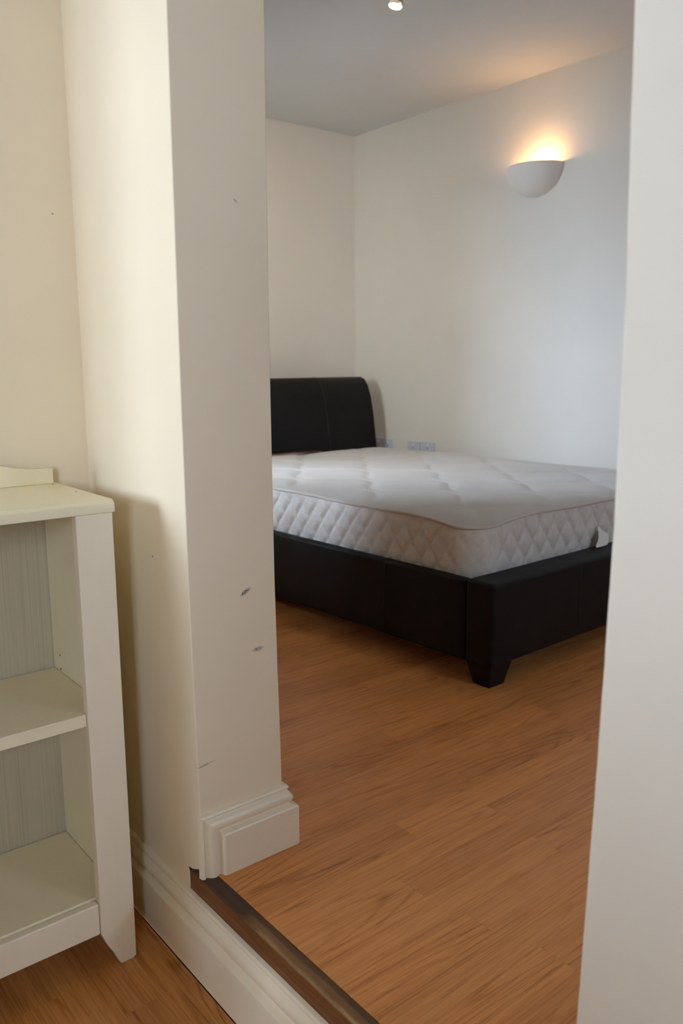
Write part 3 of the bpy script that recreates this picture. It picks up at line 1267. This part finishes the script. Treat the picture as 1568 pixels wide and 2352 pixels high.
for nm, zf in (('piping', lambda p, s: edge_z(p, s) - 0.001), ('piping', lambda p, s: MZ0 + 0.006)):
    bm = bmesh.new()
    tube(bm, [(p[0] + nrm.x * 0.003, p[1] + nrm.y * 0.003, zf(p, s)) for p, nrm, s in per[::3]], 0.0052, 8, True)
    new_obj(nm, bm, M_piping, mat_o, True)

# printed patch sewn on the top near the headboard
bm = bmesh.new()
top = []
lx, ly, la, lb = -1.735, 0.665, 0.048, 0.20
N_L = 28
cv = bm.verts.new((lx, ly, MZ1 + 0.0135))
rg = []
for k in range(N_L):
    a = 2 * PI * k / N_L
    ca, sa = math.cos(a), math.sin(a)
    px = lx + la * math.copysign(abs(ca) ** 0.6, ca)
    py = ly + lb * math.copysign(abs(sa) ** 0.6, sa)
    rg.append((px, py))
r1 = [bm.verts.new((px, py, MZ1 + 0.0130)) for px, py in rg]
r0 = [bm.verts.new((px, py, MZ1 + 0.0100)) for px, py in rg]
for k in range(N_L):
    bm.faces.new((cv, r1[k], r1[(k + 1) % N_L]))
    bm.faces.new((r1[k], r0[k], r0[(k + 1) % N_L], r1[(k + 1) % N_L]))
o = new_obj('label_patch', bm, M_label, mat_o, True)
o['label'] = 'dark printed patch'

# cloth tag hanging on its thread from the piping at the foot
bm = bmesh.new()
tube(bm, [(MX1 + 0.006, 0.593, 0.415), (MX1 + 0.013, 0.597, 0.385), (MX1 + 0.0155, 0.599, 0.36), (MX1 + 0.0160, 0.597, 0.335)], 0.0009, 6)
new_obj('tag_thread', bm, M_tag, mat_o, True)
pts = [(0.632, 0.341), (0.640, 0.331), (0.655, 0.322), (0.6665, 0.3135), (0.664, 0.304), (0.655, 0.2935), (0.642, 0.2868), (0.620, 0.2862), (0.600, 0.2856), (0.588, 0.2850), (0.585, 0.2885),
       (0.598, 0.299), (0.612, 0.312), (0.621, 0.328), (0.626, 0.340)]
bm = bmesh.new()
fr = [bm.verts.new((MX1 + 0.0165 + 0.42 * (0.341 - z) + 0.004 * math.sin((y - 0.585) * 38) * (0.341 - z) / 0.05, y - 0.035, z + 0.003)) for y, z in pts]
bk2 = [bm.verts.new((v.co.x - 0.0009, v.co.y, v.co.z)) for v in fr]
bm.faces.new(fr)
bm.faces.new(bk2)
for k in range(len(fr)):
    bm.faces.new((fr[k], fr[(k + 1) % len(fr)], bk2[(k + 1) % len(fr)], bk2[k]))
o = new_obj('tag', bm, M_tag, mat_o)
o['label'] = 'white cloth tag'

# ------------------------------------------------------------------ wall uplighter
SX, SZ = -2.2805, 1.795
SA, SB, SCZ = 0.129, 0.115, 0.120
sc = thing('wall_uplighter', 'half-bowl plaster uplighter glowing on the wall above the bed', 'wall lamp', (SX, YW2, SZ))
bm = bmesh.new()
NT_, NP = 48, 22


def bowl(off):
    g = []
    for j in range(NP + 1):
        t = j / NP
        z = -(SCZ - off) * t
        r = max(0.0, 1 - t ** 2.1) ** 0.5
        g.append([((SA - off) * r * math.cos(PI * k / NT_), -(SB - off) * r * math.sin(PI * k / NT_) - 0.0005, z) for k in range(NT_ + 1)])
    return g


go, gi = bowl(0.0), bowl(0.006)
vo = [[bm.verts.new(c) for c in r] for r in go]
vi = [[bm.verts.new(c) for c in r] for r in gi]
for G in (vo, vi):
    for A, B in zip(G, G[1:]):
        for k in range(NT_):
            bm.faces.new((A[k], A[k + 1], B[k + 1], B[k]))
for k in range(NT_):
    bm.faces.new((vo[0][k], vo[0][k + 1], vi[0][k + 1], vi[0][k]))
bmesh.ops.remove_doubles(bm, verts=bm.verts, dist=1e-6)
new_obj('bowl', bm, M_sconce, sc, True)
box_obj('wall_plate', (-0.055, 0.055, -0.010, -0.001, -0.075, -0.025), M_metal, sc, 0.002)
bm = bmesh.new()
lathe(bm, [(0, -0.075), (0.012, -0.075), (0.012, -0.046), (0.014, -0.045), (0.014, -0.042), (0, -0.042)], 20, Matrix.Translation((0.036, -0.040, -0.012)))
new_obj('lamp_holder', bm, M_socket, sc, True)
bm = bmesh.new()
lathe(bm, [(0, -0.042), (0.008, -0.041), (0.014, -0.032), (0.0155, -0.022), (0.012, -0.012), (0.005, -0.004), (0, -0.002)], 20, Matrix.Translation((0.036, -0.040, -0.012)))
new_obj('bulb', bm, M_bulb, sc, True)
ld = bpy.data.lights.new('uplighter_light', 'POINT')
ld.energy = SCONCE_W
ld.color = (1.0, 0.56, 0.24)
ld.shadow_soft_size = 0.012
lo = bpy.data.objects.new('uplighter_light', ld)
lo.location = (SX + 0.036, YW2 - 0.040, SZ - 0.008)
C.objects.link(lo)

# ------------------------------------------------------------------ ceiling spotlights
sp = thing('ceiling_spotlight', 'nickel ceiling spotlight with lit halogen lamp pointing down', 'spotlight', (-1.97, 1.86, HB))
bm = bmesh.new()
lathe(bm, [(0, 0), (0.050, 0), (0.050, -0.010), (0.046, -0.016), (0.010, -0.018), (0, -0.018)], 32)
new_obj('ceiling_plate', bm, M_metal, sp, True)
bm = bmesh.new()
tube(bm, [(0, 0, -0.016), (-0.014, -0.012, -0.022), (-0.026, -0.023, -0.030)], 0.005, 10)
new_obj('stem', bm, M_metal, sp, True)
bm = bmesh.new()
tube(bm, [(0, 0, -0.016), (0.018, 0.026, -0.020), (0.034, 0.056, -0.018)], 0.005, 10)
new_obj('stem', bm, M_metal, sp, True)


def spot_head(rot, off):
    mt = Matrix.Translation(off) @ rot
    bm = bmesh.new()
    lathe(bm, [(0, 0.052), (0.015, 0.052), (0.0172, 0.048), (0.0172, 0.0005), (0.0158, 0.0005), (0.0158, 0.045), (0, 0.047)], 28, mt @ Matrix.Translation((0.0050, 0.0040, 0)))
    hd = new_obj('lamp_head', bm, M_metal, sp, True)
    for k in range(10):
        a = 2 * PI * k / 10
        bm = bmesh.new()
        lathe(bm, [(0, 0.0004), (0.0014, 0.0004), (0.0014, -0.0006), (0, -0.0006)], 10,
              mt @ Matrix.Translation((0.0050 + 0.0172 * math.cos(a), 0.0040 + 0.0172 * math.sin(a), 0.0065)) @ Matrix.Rotation(a, 4, 'Z') @ Matrix.Rotation(PI / 2, 4, 'Y'))
        new_obj('vent_hole', bm, M_switch, hd)
    bm = bmesh.new()
    lathe(bm, [(0.009, 0.026), (0.013, 0.014), (0.0185, 0.001), (0.0205, -0.005), (0.0212, -0.008), (0.0204, -0.0088)], 32, mt)
    new_obj('reflector', bm, M_reflector, sp, True)
    bm = bmesh.new()
    lathe(bm, [(0.0204, -0.0084), (0.0207, -0.0096), (0.0180, -0.0128), (0.010, -0.0148), (0, -0.0154)], 32, mt)
    new_obj('lens', bm, M_halogen, sp, True)
    return mt


tilt = Matrix.Rotation(math.radians(-9), 4, Vector((-0.777, 0.629, 0)).cross(Vector((0, 0, 1)))) if False else Matrix.Rotation(math.radians(11), 4, fwd)
mt = spot_head(tilt, Vector((-0.030, -0.026, -0.080)))
mt2 = spot_head(Matrix.Rotation(math.radians(48), 4, Vector((0.15, 1, 0)).normalized()), Vector((0.050, 0.062, -0.040)))
sd = bpy.data.lights.new('spotlight_beam', 'SPOT')
sd.energy = SPOT_W
sd.color = (1.0, 0.80, 0.58)
sd.spot_size = math.radians(110)
sd.spot_blend = 1.0
sd.shadow_soft_size = 0.04
for mq, k in ((mt, 0.5), (mt2, 2.4)):
    sq = sd.copy()
    sq.energy = SPOT_W * k
    so = bpy.data.objects.new('spotlight_beam', sq)
    so.matrix_world = Matrix.Translation(sp.location) @ mq @ Matrix.Translation((0, 0, -0.024))
    C.objects.link(so)

# ------------------------------------------------------------------ sockets on the bedroom wall
def socket(label, x0, x1, ztop, double):
    w = x1 - x0
    root = thing('wall_socket', label, 'socket', ((x0 + x1) / 2, YW2, ztop - 0.043), 0)
    box_obj('face_plate', (-w / 2, w / 2, -0.010, -0.0005, -0.043, 0.043), M_socket, root, 0.0022, 3)
    cs = (-0.036, 0.036) if double else (0.0,)
    for c in cs:
        for (hx, hz, sw, sh) in ((0, -0.004, 0.004, 0.009), (-0.011, -0.026, 0.0075, 0.0042), (0.011, -0.026, 0.0075, 0.0042)):
            if double:
                hz += 0.012
            else:
                hz += 0.016
            box_obj('pin_hole', (c + hx - sw / 2, c + hx + sw / 2, -0.0104, -0.0092, hz - sh / 2, hz + sh / 2), M_hole, root)
        box_obj('rocker_switch', (c - 0.006, c + 0.006, -0.0125, -0.0095, 0.021, 0.036), M_switch, root, 0.001)
    return root


socket('white double socket on the bedroom wall, half behind the headboard', -3.285, -3.139, 0.624, True)
socket('left white single socket of the pair above the mattress', -3.0275, -2.941, 0.6225, False)
socket('right white single socket of the pair above the mattress', -2.926, -2.839, 0.6265, False)
